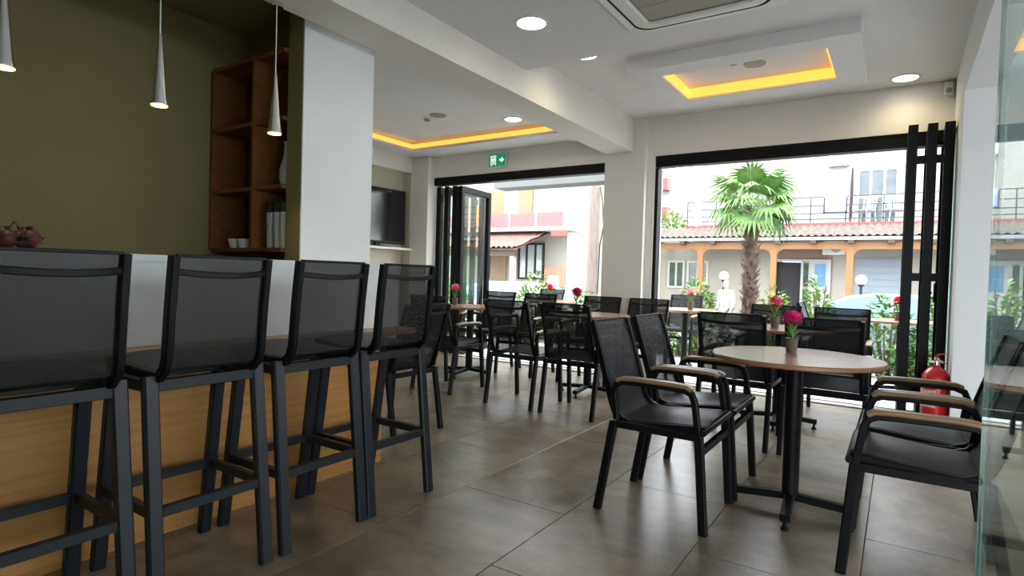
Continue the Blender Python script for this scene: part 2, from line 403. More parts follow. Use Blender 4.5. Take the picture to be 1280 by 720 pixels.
for a, b0 in ((0, 1), (1, 0)):
    for sgn in (-1, 1):
        q = (.325 * sgn * a, .325 * sgn * b0, -.0345); MB().cbox(q, (.46 * b0 + .035 * a, .46 * a + .035 * b0, .004)).build('louvre', PLASTIC, ac, bevel=.0015)
# motion sensor on the wall corner
t = thing('motion_sensor', 'small white alarm sensor in the upper corner of the far wall', 'sensor', (.265, 5.68, 2.60))
MB().cbox((0, 0, 0), (.06, .04, .11)).build('body', PLASTIC, t, bevel=.008); MB().ball((0, -.02, -.015), .022, sq=(1, .5, 1)).build('lens', GREYP, t, smooth=True)
# exit sign
ex = thing('exit_sign', 'green emergency exit sign with running figure and arrow', 'sign', (-4.03, 5.665, 2.405))
GREENS = emit('sign_green', (.0, .30, .15), .45); WHITES = emit('sign_white', (.9, 1, .95), .6)
MB().cbox((0, .012, 0), (.25, .02, .17)).build('sign_box', PLASTIC, ex, bevel=.004)
MB().cbox((0, 0, 0), (.228, .006, .148)).build('sign_face', GREENS, ex)
b = MB(); b.prism([(.03, .012), (.03, -.012), (.062, -.012), (.062, -.036), (.098, 0), (.062, .036), (.062, .012)], 'y', -.006, -.003); b.build('arrow_mark', WHITES, ex)
b = MB()
b.prism([(-.095, .055), (-.02, .055), (-.02, -.06), (-.034, -.06), (-.034, .043), (-.081, .043), (-.081, -.06), (-.095, -.06)], 'y', -.006, -.003)
b.prism(arc((-.055, .03), .010, 0, 360, 10)[:-1], 'y', -.0065, -.003)
for poly in ([(-.068, .018), (-.046, .018), (-.05, -.016), (-.066, -.016)], [(-.066, .016), (-.084, -.004), (-.078, -.01), (-.06, .008)], [(-.048, .016), (-.028, .0), (-.032, -.006), (-.05, .006)],
             [(-.054, -.014), (-.044, -.034), (-.028, -.036), (-.03, -.044), (-.05, -.042), (-.062, -.018)], [(-.066, -.014), (-.064, -.034), (-.08, -.058), (-.074, -.062), (-.056, -.038), (-.056, -.016)]):
    b.prism(poly, 'y', -.0065, -.003)
b.build('running_figure', WHITES, ex)
# television in the niche
struct(boxes('trim_2', WHITE, [(-5.5, -5.30, 4.55, 5.6, 1.325, 1.352)]), 'white niche shelf below the television')
tv = thing('television', 'black flat television in the white wall niche', 'television', (-5.42, 5.15, 1.352))
MB().box(-.03, .03, -.52, .40, .05, .735).build('casing', RUBBER, tv, bevel=.008)
MB().box(.0295, .0325, -.50, .38, .075, .715).build('screen', BLACKGL, tv)
MB().box(-.06, .06, -.25, .13, 0, .012).box(-.02, .02, -.1, -.02, .012, .06).build('stand', RUBBER, tv)

# ------------------------------------------------------------------ bar
bar = thing('bar_counter', 'long bar with oak front and white upper panel', 'bar counter', (0, 0, 0))
BY0, BY1 = -1.6, 2.27
for k in range(4):
    y0 = BY0 + (BY1 - BY0) * k / 4; y1 = BY0 + (BY1 - BY0) * (k + 1) / 4
    boxes('front_panel', BARWOOD, [(-2.372, -2.35, y0 + .0008, y1 - .0008, .0, .69)], bar)
boxes('end_panel', BARWOOD, [(-2.66, -2.374, BY1 - .02, BY1, 0, .69)], bar)
boxes('ledge', LEDGEWOOD, [(-2.50, -2.345, BY0, 2.53, .692, .722)], bar, bevel=.003)
boxes('upper_panel', BARWHITE, [(-2.58, -2.50, BY0, 2.53, .722, 1.06)], bar)
boxes('counter_top', BARWHITE, [(-2.69, -2.488, BY0, 1.97, 1.06, 1.088), (-2.68, -2.488, 1.97, 2.54, 1.06, 1.088)], bar)
# shelf unit
sh = thing('shelf_unit', 'orange-brown wooden pigeonhole shelf on the olive wall', 'shelf', (0, 0, 0))
sx = (-3.555, -3.11, -2.806); sz = (1.15, 1.50, 1.87, 2.24); sy = (1.95, 2.185)
boxes('back_panel', mat('shelf_back', (.06, .022, .007), .55, var=.2), [(sx[0], sx[2] - .022, sy[1] - .01, sy[1], sz[0], sz[3])], sh)
for x_ in (sx[0], sx[1] - .011): boxes('upright', SHELFWOOD, [(x_, x_ + .022, sy[0], sy[1] - .01, sz[0], sz[3])], sh)
for z_ in sz:
    for a, c in ((sx[0] + .022, sx[1] - .011), (sx[1] + .011, sx[2] - .022)): boxes('shelf_board', SHELFWOOD, [(a, c, sy[0], sy[1] - .01, z_ - .011, z_ + .011)], sh)
CUP = mat('cup_white', (.75, .73, .68), .35)
for k, (x_, lab) in enumerate(((-3.36, 'white espresso cup on the lowest shelf, nearer the olive wall'), (-3.26, 'white espresso cup on the lowest shelf, nearer the upright'))):
    t = thing('cup', lab, 'cup', (x_, 2.0, 1.161), .6, 'white cups on the shelf')
    MB().lathe([(.022, 0), (.024, .003), (.036, .055), (.033, .055), (.021, .008)], 20).build('bowl', CUP, t, smooth=True)
    MB().tube([(.034, 0, .045), (.055, 0, .042), (.055, 0, .02), (.028, 0, .014)], .005, 6).build('handle', CUP, t, smooth=True)
GLS = mat('smoky_glass', (.35, .36, .34), .12)
for k, x_ in enumerate((-2.99, -2.925, -2.868)):
    t = thing('tall_glass', ('tall glass on the lowest right shelf, nearest the upright', 'tall glass in the middle of the lowest right shelf', 'tall glass on the lowest right shelf, nearest the olive partition')[k], 'glass', (x_, 2.0, 1.161), 0, 'tall glasses on the shelf')
    MB().lathe([(.02, 0), (.024, .01), (.027, .20), (.024, .20), (.02, .012)], 16).build('glass_wall', GLS, t, smooth=True)
    MB().lathe([(.028, .2), (.03, .21), (.03, .25), (.02, .262)], 16).build('lid', RUBBER, t, smooth=True)
t = thing('carafe', 'slim grey carafe on the middle right shelf', 'carafe', (-2.885, 2.02, 1.511))
MB().lathe([(.03, 0), (.04, .03), (.04, .09), (.018, .17), (.016, .23), (.022, .245)], 18).build('body', GLS, t, smooth=True)
MB().lathe([(.014, .245), (.016, .27)], 12).build('stopper', RUBBER, t, smooth=True)
# basket with dark red fruit on the counter
bk = thing('wire_basket', 'dark wire basket on the counter holding red fruit', 'basket', (-2.60, .735, 1.088))
b = MB()
for z_, r_ in ((.004, .05), (.025, .075), (.045, .085)): b.tube([(r_ * math.cos(a * math.pi / 8), r_ * math.sin(a * math.pi / 8), z_) for a in range(17)], .002, 5)
for a in range(8): b.tube([(.05 * math.cos(a * .785), .05 * math.sin(a * .785), .004), (.085 * math.cos(a * .785), .085 * math.sin(a * .785), .045)], .0018, 5)
b.build('bowl', RUBBER, bk, smooth=True)
MB().tube([(-.085, 0, .045), (-.05, 0, .075), (0, 0, .10), (.05, 0, .075), (.085, 0, .045)], .002, 5).build('handle', RUBBER, bk, smooth=True)
FRUIT = mat('pomegranate', (.075, .006, .009), .55, col2=(.03, .004, .005), scale=18)
for k, (dx, dy, dz) in enumerate(((-.03, -.038, .036), (.035, -.03, .036), (.0, .04, .038), (-.045, .03, .04), (.048, .032, .04))):
    q = thing('pomegranate', 'dark red pomegranate heaped in the wire basket on the counter', 'fruit', (-2.60 + dx, .735 + dy, 1.088 + dz), k, 'fruit in the wire basket')
    MB().ball((0, 0, 0), .031, 14, 9).build('fruit_body', FRUIT, q, smooth=True)
    MB().lathe([(.006, .028), (.008, .036), (.012, .042), (.008, .040), (.003, .032)], 8).build('crown', FRUIT, q)
# pendant lamps
def pendant(label, y):
    t = thing('pendant_lamp', label, 'lamp', (-2.56, y, 1.705), 0, 'cone pendant lamps over the bar')
    MB().lathe([(.031, 0), (.031, .010), (.027, .028), (.0215, .085), (.0155, .16), (.010, .23), (.0065, .282), (.004, .29)], 24).build('lamp_shade', mat('brushed_steel', (.85, .85, .86), .22, .9), t, smooth=True)
    MB().lathe([(.0315, -.005), (.032, 0), (.027, 0), (.027, -.005)], 24).build('glow_ring', emit('pendant_glow', (1, .80, .42), 1.3), t)
    MB().lathe([(.026, .002), (.022, .012)], 20).build('bulb', emit('pendant_bulb', (1, .86, .55), 2.5), t)
    MB().tube([(0, 0, .288), (0, 0, .618)], .0028, 6).build('cord', PLASTIC, t)
    MB().lathe([(.03, .605), (.03, .629)], 20).build('ceiling_rose', CHROME, t, smooth=True)
    spot('lamp', (0, 0, -.012), 5, (1, .85, .6), R(100), .6, .03, t)
for lab, y in (('cone pendant lamp at the left edge, over the first bar stool', .69), ('cone pendant lamp over the second bar stool, middle one of three', 1.19), ('cone pendant lamp beside the wooden shelf, nearest the white partition', 1.72)): pendant(lab, y)

# ------------------------------------------------------------------ bar stools
def make_stool(label):
    t = thing('bar_stool', label, 'bar stool', (0, 0, 0), 0, 'bar stools along the counter')
    hw = .183
    for s in (-1, 1):
        MB().sweep([(s * hw, -.205, 0), (s * (hw - .004), -.130, .702)], rrect(.045, .032)).build('leg', SLATE, t)
        MB().sweep([(s * hw, .205, 0), (s * (hw - .004), .102, .702)], rrect(.045, .032)).build('leg', SLATE, t)
    for z_, yr, yf, h in ((.672, -.133, .106, .036), (.285, -.174, .163, .032)):
        MB().cbox((0, yr, z_), (2 * hw - .046, .026, h)).build('cross_rail', SLATE, t, bevel=.002)
        MB().cbox((0, yf, z_), (2 * hw - .046, .026, h)).build('cross_rail' if z_ > .5 else 'footrest', SLATE, t, bevel=.002)
        for s in (-1, 1): MB().cbox((s * hw, (yr + yf) / 2, z_), (.026, yf - yr - .03, h)).build('side_rail', SLATE, t, bevel=.002)
    prof = [(.205, .718), (.19, .727)] + [(.10, .718), (0, .712), (-.08, .710)] + [(-.145, .712), (-.176, .727), (-.188, .762)] + [(-.202, .92), (-.213, 1.01), (-.222, 1.077)]
    hs = .150
    for s in (-1, 1):
        MB().sweep([(s * (hs + .006), y, z_ - (.012 if y > -.15 else 0)) for y, z_ in prof], rrect(.026, .034)).build('sling_rail', BLACK, t, smooth=True)
    for s in (-1, 1):
        for y in (-.125, .10): MB().box(s * hs - .012, s * hs + .012, y - .012, y + .012, .67, .708).build('spacer', BLACK, t)
    MB().sheet([(.20, .723)] + [(y, z_ + .004) for y, z_ in prof[1:6]], -hs, hs, .005, 6, .012).build('seat', SEATF, t, smooth=True)
    MB().sheet(prof[5:], -hs, hs, .005, 6, .004).build('backrest', SLING_S, t, smooth=True)
    MB().sweep([(hs * u, -.220 - .028 * (1 - u * u), 1.030 - .01 * (1 - u * u)) for u in [k / 6 for k in range(-6, 7)]], rrect(.020, .014), (0, 0, 1)).build('back_rail', BLACK, t, smooth=True)
    MB().sweep([(-hs, -.223, 1.078), (hs, -.223, 1.078)], rrect(.012, .010), (0, 1, 0)).build('top_hem', BLACK, t)
    return t
s0 = make_stool('black mesh bar stool cut off by the left edge, first along the bar')
s0.location = (-2.05, .61, 0); s0.rotation_euler.z = R(90)
for y, lab in ((1.055, 'black mesh bar stool, second from the left edge'), (1.50, 'black mesh bar stool, third from the left edge'), (1.917, 'black mesh bar stool at the far end of the bar')):
    dup(s0, lab, (-2.05, y, 0), R(90))

# ------------------------------------------------------------------ armchairs
def make_chair(label):
    t = thing('armchair', label, 'chair', (0, 0, 0), 0, 'black mesh armchairs'); hw = .217; hs = .185
    for s in (-1, 1):
        MB().sweep([(s * hw, -.240, 0), (s * hw, -.172, .41)], rrect(.030, .036)).build('leg', BLACK, t)
        MB().sweep([(s * hw, .236, 0), (s * hw, .205, .40)], rrect(.030, .036)).build('leg', BLACK, t)
        arm = [(.206, .39), (.182, .545), (.168, .575), (.14, .588), (0, .592), (-.13, .590), (-.165, .575), (-.178, .54), (-.16, .42)]
        a = MB().sweep([(s * hw, y, z_) for y, z_ in arm], rrect(.028, .026)).build('arm_frame', BLACK, t, smooth=True)
        MB().sweep([(s * hw, y, z_) for y, z_ in ((.172, .590), (.15, .602), (.08, .606), (-.08, .607), (-.135, .604), (-.16, .594))], rrect(.046, .018, .3)).build('armrest', ARMWOOD, a, smooth=True)
        MB().cbox((s * hw, .015, .398), (.024, .39, .030)).build('side_rail', BLACK, t, bevel=.002)
    MB().cbox((0, .212, .338), (2 * hw - .03, .022, .034)).build('front_rail', BLACK, t, bevel=.002)
    MB().cbox((0, -.172, .392), (2 * hw - .03, .024, .030)).build('rear_rail', BLACK, t, bevel=.002)
    MB().sweep([(-hw - .012, .222, .420), (hw + .012, .222, .420)], arc((0, 0), .014, 0, 360, 10)[:-1], (0, 0, 1)).build('seat_roller', BLACK, t, smooth=True)
    prof = [(.222, .440), (.12, .432), (0, .420), (-.10, .412), (-.15, .418), (-.178, .45), (-.194, .49), (-.232, .62), (-.266, .73), (-.304, .845)]
    for s in (-1, 1): MB().sweep([(s * (hs + .010), y, z_ - (.012 if y > -.15 else 0)) for y, z_ in prof], rrect(.022, .030)).build('sling_rail', BLACK, t, smooth=True)
    MB().sheet([(y, z_ + .003) for y, z_ in prof[:5]], -hs, hs, .005, 6, .014).build('seat', SEATF, t, smooth=True)
    MB().sheet(prof[4:], -hs, hs, .005, 6, .008).build('backrest', SLING, t, smooth=True)
    MB().sweep([(hs * u, -.290 - .026 * (1 - u * u), .798 - .012 * (1 - u * u)) for u in [k / 6 for k in range(-6, 7)]], rrect(.020, .014), (0, 0, 1)).build('back_rail', BLACK, t, smooth=True)
    MB().sweep([(-hs, -.305, .846), (hs, -.305, .846)], rrect(.012, .010), (0, 1, 0)).build('top_hem', BLACK, t)
    return t
c0 = make_chair('near armchair left of the round table, closest to the viewer')
c0.location = (-.87, 2.64, 0); c0.rotation_euler.z = R(-90)
for x, y, a, lab in (
    (-.86, 3.125, -90, 'armchair left of the round table, second behind the closest one'),
    (.095, 2.645, 90, 'armchair cut by the glass door at the right edge, its wooden arm nearest'),
    (.10, 3.125, 90, 'armchair at the right edge just behind the nearest one, towards the extinguisher'),
    (-.87, 4.09, 0, 'armchair with its back to us behind the near round table, left one of the pair'),
    (-.355, 4.09, 0, 'armchair with its back to us behind the near round table, right one of the pair'),
    (-.90, 5.28, 180, 'armchair facing us across the second table by the right opening, left one'),
    (-.39, 5.28, 180, 'armchair facing us across the second table by the right opening, right one'),
    (-2.035, 4.06, 0, 'armchair with its back to us near the column, nearest of the middle row'),
    (-2.555, 4.06, 0, 'armchair with its back to us in the middle row, beside the one near the column'),
    (-3.40, 4.10, 0, 'armchair with its back to us at the left end of the middle row'),
    (-2.065, 5.28, 180, 'armchair facing us in front of the white column'),
    (-2.57, 5.28, 180, 'armchair facing us across the middle table, left of the white column'),
    (-3.32, 5.28, 180, 'armchair facing us across the left table, right one of two'),
    (-3.86, 5.28, 180, 'armchair facing us across the left table by the glass leaf'),
    (-2.78, 2.78, 90, 'armchair tucked at the bar end behind the last stool'),
    (-2.3, 7.28, 180, 'armchair on the terrace facing us, left of the palm'),
    (-.55, 6.75, -90, 'armchair on the terrace beside the right outdoor table'),
    (-3.25, 7.35, 180, 'armchair on the terrace seen through the left opening, right one'),
    (-4.35, 7.35, 180, 'armchair on the terrace seen through the left opening, left one')):
    dup(c0, lab, (x, y, 0), R(a))

# ------------------------------------------------------------------ round tables
def make_table(label):
    t = thing('round_table', label, 'table', (0, 0, 0), 0, 'round pedestal tables')
    MB().lathe([(.30, .694), (.352, .694), (.360, .700), (.360, .712), (.356, .717), (.02, .718)], 56).build('table_top', TABLEWOOD, t, smooth=True)
    MB().lathe([(.036, .066), (.036, .684)], 24).build('pedestal', BLACK, t, smooth=True)
    MB().lathe([(.13, .684), (.13, .694)], 24).build('top_plate', BLACK, t)
    for k in range(4):
        a = k * math.pi / 2; d = Vector((math.cos(a), math.sin(a), 0)); sd = (-math.sin(a), math.cos(a), 0)
        o = MB().sweep([d * .02 + Vector((0, 0, .070)), d * .20 + Vector((0, 0, .058)), d * .262 + Vector((0, 0, .054))], rrect(.042, .032), sd).build('base_arm', BLACK, t)
        MB().lathe([(.016, 0), (.016, .012), (.008, .016), (.008, .045)], 12, (d.x * .245, d.y * .245, 0)).build('foot', BLACK, o, smooth=True)
    return t
tb = make_table('round brown table with hot pink flower in front, between the armchairs')
tb.location = (-.385, 2.94, 0); tb.rotation_euler.z = R(4)
for x, y, lab in ((-.72, 4.68, 'round brown table behind the nearest one, in front of the right opening'), (-2.30, 4.72, 'round brown table beside the white column'), (-3.66, 4.74, 'round brown table at the left by the folded glass doors')):
    dup(tb, lab, (x, y, 0), R(3))
for x, y, lab in ((-2.0, 6.55, 'outdoor table on the terrace left of the palm trunk'), (.03, 6.72, 'outdoor table on the terrace behind the folded black doors'), (-3.85, 6.75, 'outdoor table on the terrace in front of the white car')):
    dup(tb, lab, (x, y, 0), R(0))

# ------------------------------------------------------------------ flowers in little pots
POT = mat('clay_grey', (.13, .105, .085), .6, var=.12, scale=20); STEM = mat('stem_green', (.10, .22, .05), .5, var=.2); LEAFG = mat('leaf_green', (.13, .30, .06), .5, var=.25, scale=10)
def flower(label, x, y, col, s=1.0, z=.718, mname='petal'):
    t = thing('flower_pot', label, 'flower', (x, y, z), random.random() * 6, 'flowers on the tables')
    t.scale = (s, s, s)
    MB().lathe([(.020, 0), (.023, .004), (.028, .066), (.030, .071), (.026, .071), (.023, .055)], 20).build('pot', POT, t, smooth=True)
    MB().tube([(0, 0, .05), (.004, 0, .10), (0, .003, .155)], .003, 6).build('stem', STEM, t)
    b = MB()
    for k in range(12):
        a = k * 2.4; b.leaf((.006 * math.cos(a), .006 * math.sin(a), .06 + .006 * k), (math.cos(a) * .6, math.sin(a) * .6, .9), .05 + .02 * random.random(), .014, droop=.1)
    b.build('leaves', LEAFG, t)
    b = MB(); rnd = random.Random(3)
    for lay, (n, tilt, L) in enumerate(((12, 2.0, .036), (12, 1.55, .042), (11, 1.15, .045), (9, .75, .045), (7, .4, .044), (4, .12, .042))):
        for k in range(n):
            a = 2 * math.pi * (k + .5 * lay) / n; tt = tilt + rnd.uniform(-.15, .15)
            d = Vector((math.sin(tt) * math.cos(a), math.sin(tt) * math.sin(a), math.cos(tt)))
            p = Vector((0, 0, .155)); sd = Vector((-math.sin(a), math.cos(a), 0)); nn = d.cross(sd); w = .016
            e = p + d * L; mid = p + d * L * .55 - nn * .006
            b.add([p, mid + sd * w * .8, e + sd * w * .9 + nn * rnd.uniform(-.005, .005), e + d * .006, e - sd * w * .9 + nn * rnd.uniform(-.005, .005), mid - sd * w * .8], [(0, 1, 2, 3, 4, 5)])
    b.build('blossom', mat(mname, col, .6, var=.18, scale=30), t)
    return t
flower('hot pink flower in a grey pot on the nearest table', -.415, 3.03, (.62, .012, .16), 1.0, mname='petal_hot_pink')
flower('light pink flower in a pot on the second table', -.75, 4.62, (.70, .12, .20), 1.15, mname='petal_light_pink')
flower('red flower in a pot on the table beside the column', -2.42, 4.70, (.55, .015, .04), 1.15, mname='petal_red')
flower('pink flower in a pot on the left table by the glass doors', -3.83, 4.70, (.75, .16, .24), 1.1, mname='petal_pink')
flower('pale pink flower on the outdoor table left of the palm', -1.93, 6.5, (.80, .38, .36), 1.2, mname='petal_pale')
flower('coral red flower on the outdoor table behind the folded doors', .0, 6.7, (.72, .03, .07), 1.15, mname='petal_coral')
flower('small red flower on the outdoor table before the white car', -3.85, 6.7, (.72, .02, .08), 1.1, mname='petal_small_red')

# ------------------------------------------------------------------ fire extinguisher
fe = thing('fire_extinguisher', 'red fire extinguisher on the floor by the folded black doors', 'extinguisher', (.235, 5.0, 0), R(-70))
MB().lathe([(.078, 0), (.084, .012), (.084, .40), (.078, .44), (.055, .475), (.026, .492), (.022, .51)], 28).build('cylinder', RED, fe, smooth=True)
MB().lathe([(.018, .505), (.018, .545), (.012, .56)], 14).build('valve', CHROME, fe, smooth=True)
MB().sweep([(-.02, 0, .545), (.03, 0, .55), (.11, 0, .535)], rrect(.02, .008), (0, 1, 0)).build('carry_handle', RED, fe)
MB().sweep([(-.02, 0, .56), (.03, 0, .585), (.12, 0, .60)], rrect(.02, .006), (0, 1, 0)).build('lever', RED, fe)
MB().lathe([(.02, -.006), (.02, .006)], 14, (0, -.03, .53)).build('gauge', PLASTIC, fe)
MB().tube([(-.02, 0, .53), (-.07, .01, .52), (-.10, .015, .44), (-.098, .015, .2), (-.092, .01, .12)], .010, 8).build('hose', RUBBER, fe, smooth=True)
b = MB(); n = 12; b.v = []; 
for k in range(n + 1):
    a = R(200) + R(140) * k / n
    b.v += [(.0848 * math.cos(a), .0848 * math.sin(a), .22), (.0848 * math.cos(a), .0848 * math.sin(a), .34)]
b.fc = [(2 * k, 2 * k + 2, 2 * k + 3, 2 * k + 1) for k in range(n)]
b.build('label_sticker', mat('sticker', (.75, .68, .62), .5, col2=(.6, .15, .12), scale=40), fe)

# ------------------------------------------------------------------ outside: terrace, street
terr = struct(boxes('floor_terrace', GROUT, [(-9, 4, 5.95, 8.0, -.5, -.006), (.5, 4, -3, 5.95, -.5, -.006)]), 'pale terrace paving')
tp = MB().box(-.443, .443, -.443, .443, -.006, .0).build('paving_slab', PAVE, terr, bevel=.001); fst = True
for i in range(-10, 5):
    for j in range(-10, 3):
        cx, cy = i * .89, 6.39 + j * .89
        if cy < 5.95 + .4 and cx < .5 + .45: continue
        if cy > 7.9 or cy < -2.6 or cx > 3.6 or (cx < -8.6): continue
        if fst: tp.location = (cx, cy, 0); fst = False
        else: share('paving_slab', tp, (cx, cy, 0), terr)
struct(boxes('ground', mat('asphalt', (.22, .22, .22), .85, var=.12, scale=5, detail=8), [(-80, 60, -40, 90, -.7, -.5)]), 'grey street')
ASPH = None
struct(boxes('pavement', mat('pavement_concrete', (.5, .49, .47), .8, var=.08, scale=4), [(-40, 30, 17.2, 24, -.5, -.42)]), 'pavement in front of the buildings')

aw = thing('blocker', 'grey awning added out of view to dim the side daylight', 'blocker', (0, 0, 0))  # added unseen roof that cuts daylight through the right opening
DARKBLK = mat('blocker_sheet', (.13, .135, .14), .9)
boxes('blocker_sheet', DARKBLK, [(.5, 4.2, -2.6, 4.86, 2.62, 2.64)], aw); boxes('blocker_edge', DARKBLK, [(4.18, 4.2, -2.6, 4.86, 2.25, 2.62)], aw)
for y_ in (-2.4, 4.7): boxes('blocker_post', BLACK, [(3.9, 3.96, y_, y_ + .06, 0, 2.62)], aw)
struct(boxes('wall_light_block', mat('light_block_grey', (.30, .29, .27), .85, var=.06), [(5.6, 5.8, -6, 8, -.5, 1.5)]), 'low unseen wall added to block daylight from the right')  # added out of view to block low daylight from the right
struct(boxes('wall_sky_block', mat('sky_block_grey', (.10, .11, .115), .85, var=.05), [(.49, 3.4, 5.7, 5.95, 0, 4.6)]), 'dark grey wall added to keep the sky out of the glass door')  # added dark backdrop, stops bright sky showing through the open glass door

# ------------------------------------------------------------------ building across the street (right opening)
EXT = .75
CREAM = mat('cream_render', (.41, .375, .315), .85, var=.04, scale=2); UPW = mat('white_render', (.43, .405, .365), .85, var=.03, scale=2)
PINKW = mat('pink_brown_render', (.33, .22, .18), .85, var=.06); ORANGEW = mat('orange_timber', (.33, .15, .05), .55, var=.12, scale=6, stretch=(1, 8, 8))
ROOFT = mat('roof_tile_buff', (.21, .175, .145), .8, col2=(.13, .10, .082), scale=7); ROOFR = mat('roof_tile_red', (.36, .19, .15), .8, col2=(.25, .12, .10), scale=7)
REDP = mat('red_edge', (.34, .065, .07), .6, var=.08); GUT = mat('gutter_grey', (.32, .335, .36), .45); DARKIN = mat('dark_interior', (.012, .012, .014), .6)
FRAMEW = mat('window_white', (.52, .52, .52), .45); BLUEG = mat('shutter_bluegrey', (.30, .345, .39), .6, var=.03)
PANE = mat('window_pane', (.10, .125, .14), .08, var=.3, scale=3); PANED = mat('window_pane_dark', (.05, .07, .06), .08, col2=(.10, .16, .08), scale=4)
def corrugated(x0, x1, ya, za, yb, zb, pitch, amp, th=.05):
    b = MB(); n = int((x1 - x0) / pitch * 4); rows = 5
    for k in range(n + 1):
        x = x0 + (x1 - x0) * k / n; h = amp * math.sin(2 * math.pi * k / 4)
        for j in range(rows + 1):
            u = j / rows; b.v.append((x, ya + (yb - ya) * u, za + (zb - za) * u + h + th + (.03 * (1 - (j % 2)))))
        b.v.append((x, yb, zb)); b.v.append((x, ya, za))
    w = rows + 3
    for k in range(n):
        for j in range(w - 1): b.fc.append((k * w + j, k * w + j + 1, (k + 1) * w + j + 1, (k + 1) * w + j))
    return b
def window(par, x0, x1, z0, z1, y, nx=2, nz=1, fr=.06, m=None, pm=None):
    m = m or FRAMEW; pm = pm or PANE
    w = boxes('window_frame', m, [(x0, x0 + fr, y - .06, y, z0, z1), (x1 - fr, x1, y - .06, y, z0, z1), (x0 + fr, x1 - fr, y - .06, y, z0, z0 + fr), (x0 + fr, x1 - fr, y - .06, y, z1 - fr, z1)]
              + [(x0 + (x1 - x0) * k / nx - fr / 2, x0 + (x1 - x0) * k / nx + fr / 2, y - .05, y, z0 + fr, z1 - fr) for k in range(1, nx)]
              + [(x0 + fr, x1 - fr, y - .045, y, z0 + (z1 - z0) * k / nz - fr / 3, z0 + (z1 - z0) * k / nz + fr / 3) for k in range(1, nz)], par)
    for i in range(nx):
        for j in range(nz):
            boxes('pane', pm, [(x0 + (x1 - x0) * i / nx + fr * .5, x0 + (x1 - x0) * (i + 1) / nx - fr * .5, y - .025, y - .015, z0 + (z1 - z0) * j / nz + fr * .3, z0 + (z1 - z0) * (j + 1) / nz - fr * .3)], w)
    return w
B = thing('building', 'cream building with tiled timber canopy and balcony across the street', 'building')
boxes('wall', CREAM, [(-8.2, -3.55, 20.5, 23, -.45, 2.85), (-1.75, 7, 20.5, 23, -.45, 2.85), (-3.55, -1.75, 20.5, 23, 1.82, 2.85), (-2.62, -2.35, 20.5, 20.7, -.45, 1.82)], B)
boxes('wall_inset', PINKW, [(-3.55, -3.42, 20.49, 20.6, -.45, 1.82), (-2.36, -1.75, 20.49, 20.6, -.45, 1.82), (-3.55, -1.75, 20.485, 20.5, 1.82, 2.1)], B)
boxes('doorway', DARKIN, [(-3.42, -2.62, 20.75, 20.8, -.45, 1.72)], B)
boxes('upper_wall', UPW, [(-5.95, 7, 21, 23, 2.85, 6.6)], B)
boxes('balcony_slab', UPW, [(-6.1, 7, 19.6, 21, 2.76, 2.84)], B)
boxes('slab_edge', REDP, [(-6.1, 7, 19.56, 19.6, 2.76, 2.86)], B)
roof = corrugated(-8.2, 7, 18.9, 2.36, 19.56, 2.74, .19, .028).build('canopy_roof', ROOFT, B, smooth=True)
boxes('gutter', GUT, [(-8.25, 7, 18.78, 18.9, 2.30, 2.39)], B)
boxes('canopy_beam', ORANGEW, [(-8.2, 7, 19.0, 19.14, 2.05, 2.25)], B)
for k in range(16): boxes('rafter', mat('rafter_dark', (.07, .04, .025), .6), [(-7.9 + k * .95, -7.74 + k * .95, 18.78, 20.5, 2.20, 2.30)], B)
for x_ in (-7.6, -5.38, -3.2, -1.19, 1.0, 3.2):
    o = boxes('post', ORANGEW, [(x_ - .085, x_ + .085, 19.0, 19.14, -.42, 2.05)], B)
    for s in (-1, 1): MB().prism([(x_ + s * .085, 1.88), (x_ + s * .15, 1.99), (x_ + s * .28, 2.05), (x_ + s * .085, 2.05)], 'y', 19.02, 19.12).build('bracket', ORANGEW, o)
RAILM = mat('rail_metal', (.06, .06, .065), .5)
for zz in (3.64, 3.38, 3.15, 2.98): boxes('rail', RAILM, [(-6.05, 7, 19.63, 19.655, zz - .014, zz + .014)], B)
for k in range(15): boxes('rail_post', RAILM, [(-6.05 + k * .93, -6.02 + k * .93, 19.63, 19.66, 2.84, 3.64)], B)
window(B, -1.21, -.12, 2.9, 4.62, 21, 3, 2, .07)
boxes('window_surround', FRAMEW, [(-1.33, .02, 20.97, 21, 4.64, 4.86)], B)
window(B, -6.93, -6.32, .75, 1.72, 20.5, 2, 1, .07, pm=PANED); window(B, -6.24, -5.50, .75, 1.72, 20.5, 2, 1, .07, pm=PANED)
boxes('door_jamb', FRAMEW, [(-2.62, -2.55, 20.44, 20.5, -.45, 1.74), (-2.40, -2.34, 20.44, 20.5, -.45, 1.74), (-3.48, -3.40, 20.44, 20.5, -.45, 1.78), (-3.48, -2.34, 20.44, 20.5, 1.72, 1.80)], B)
boxes('side_light', PANED, [(-2.55, -2.40, 20.46, 20.49, .95, 1.68)], B); boxes('side_light', PANED, [(-2.55, -2.40, 20.46, 20.49, .05, .85)], B)
boxes('white_door', FRAMEW, [(-2.36, -1.78, 20.42, 20.49, -.42, 1.80)], B)
ps = boxes('poster_window', mat('poster_blue', (.10, .27, .50), .3, col2=(.16, .36, .58), scale=5), [(-2.22, -1.92, 20.405, 20.42, .95, 1.66)], B)
b = MB()
for q in ([(-2.18, 1.28), (-2.13, 1.34), (-2.10, 1.27), (-2.06, 1.33), (-2.02, 1.28), (-1.97, 1.33)],): b.sweep([(p[0], 20.40, p[1]) for p in q], rrect(.02, .006), (0, 0, 1))
b.build('script_mark', FRAMEW, ps)
gsh = boxes('garage_shutter', BLUEG, [(-1.15, .15, 20.46, 20.5, -.42, 1.86)], B)
for k in range(11): boxes('shutter_slat', BLUEG, [(-1.13, .13, 20.445, 20.46, -.38 + k * .2, -.20 + k * .2)], gsh)
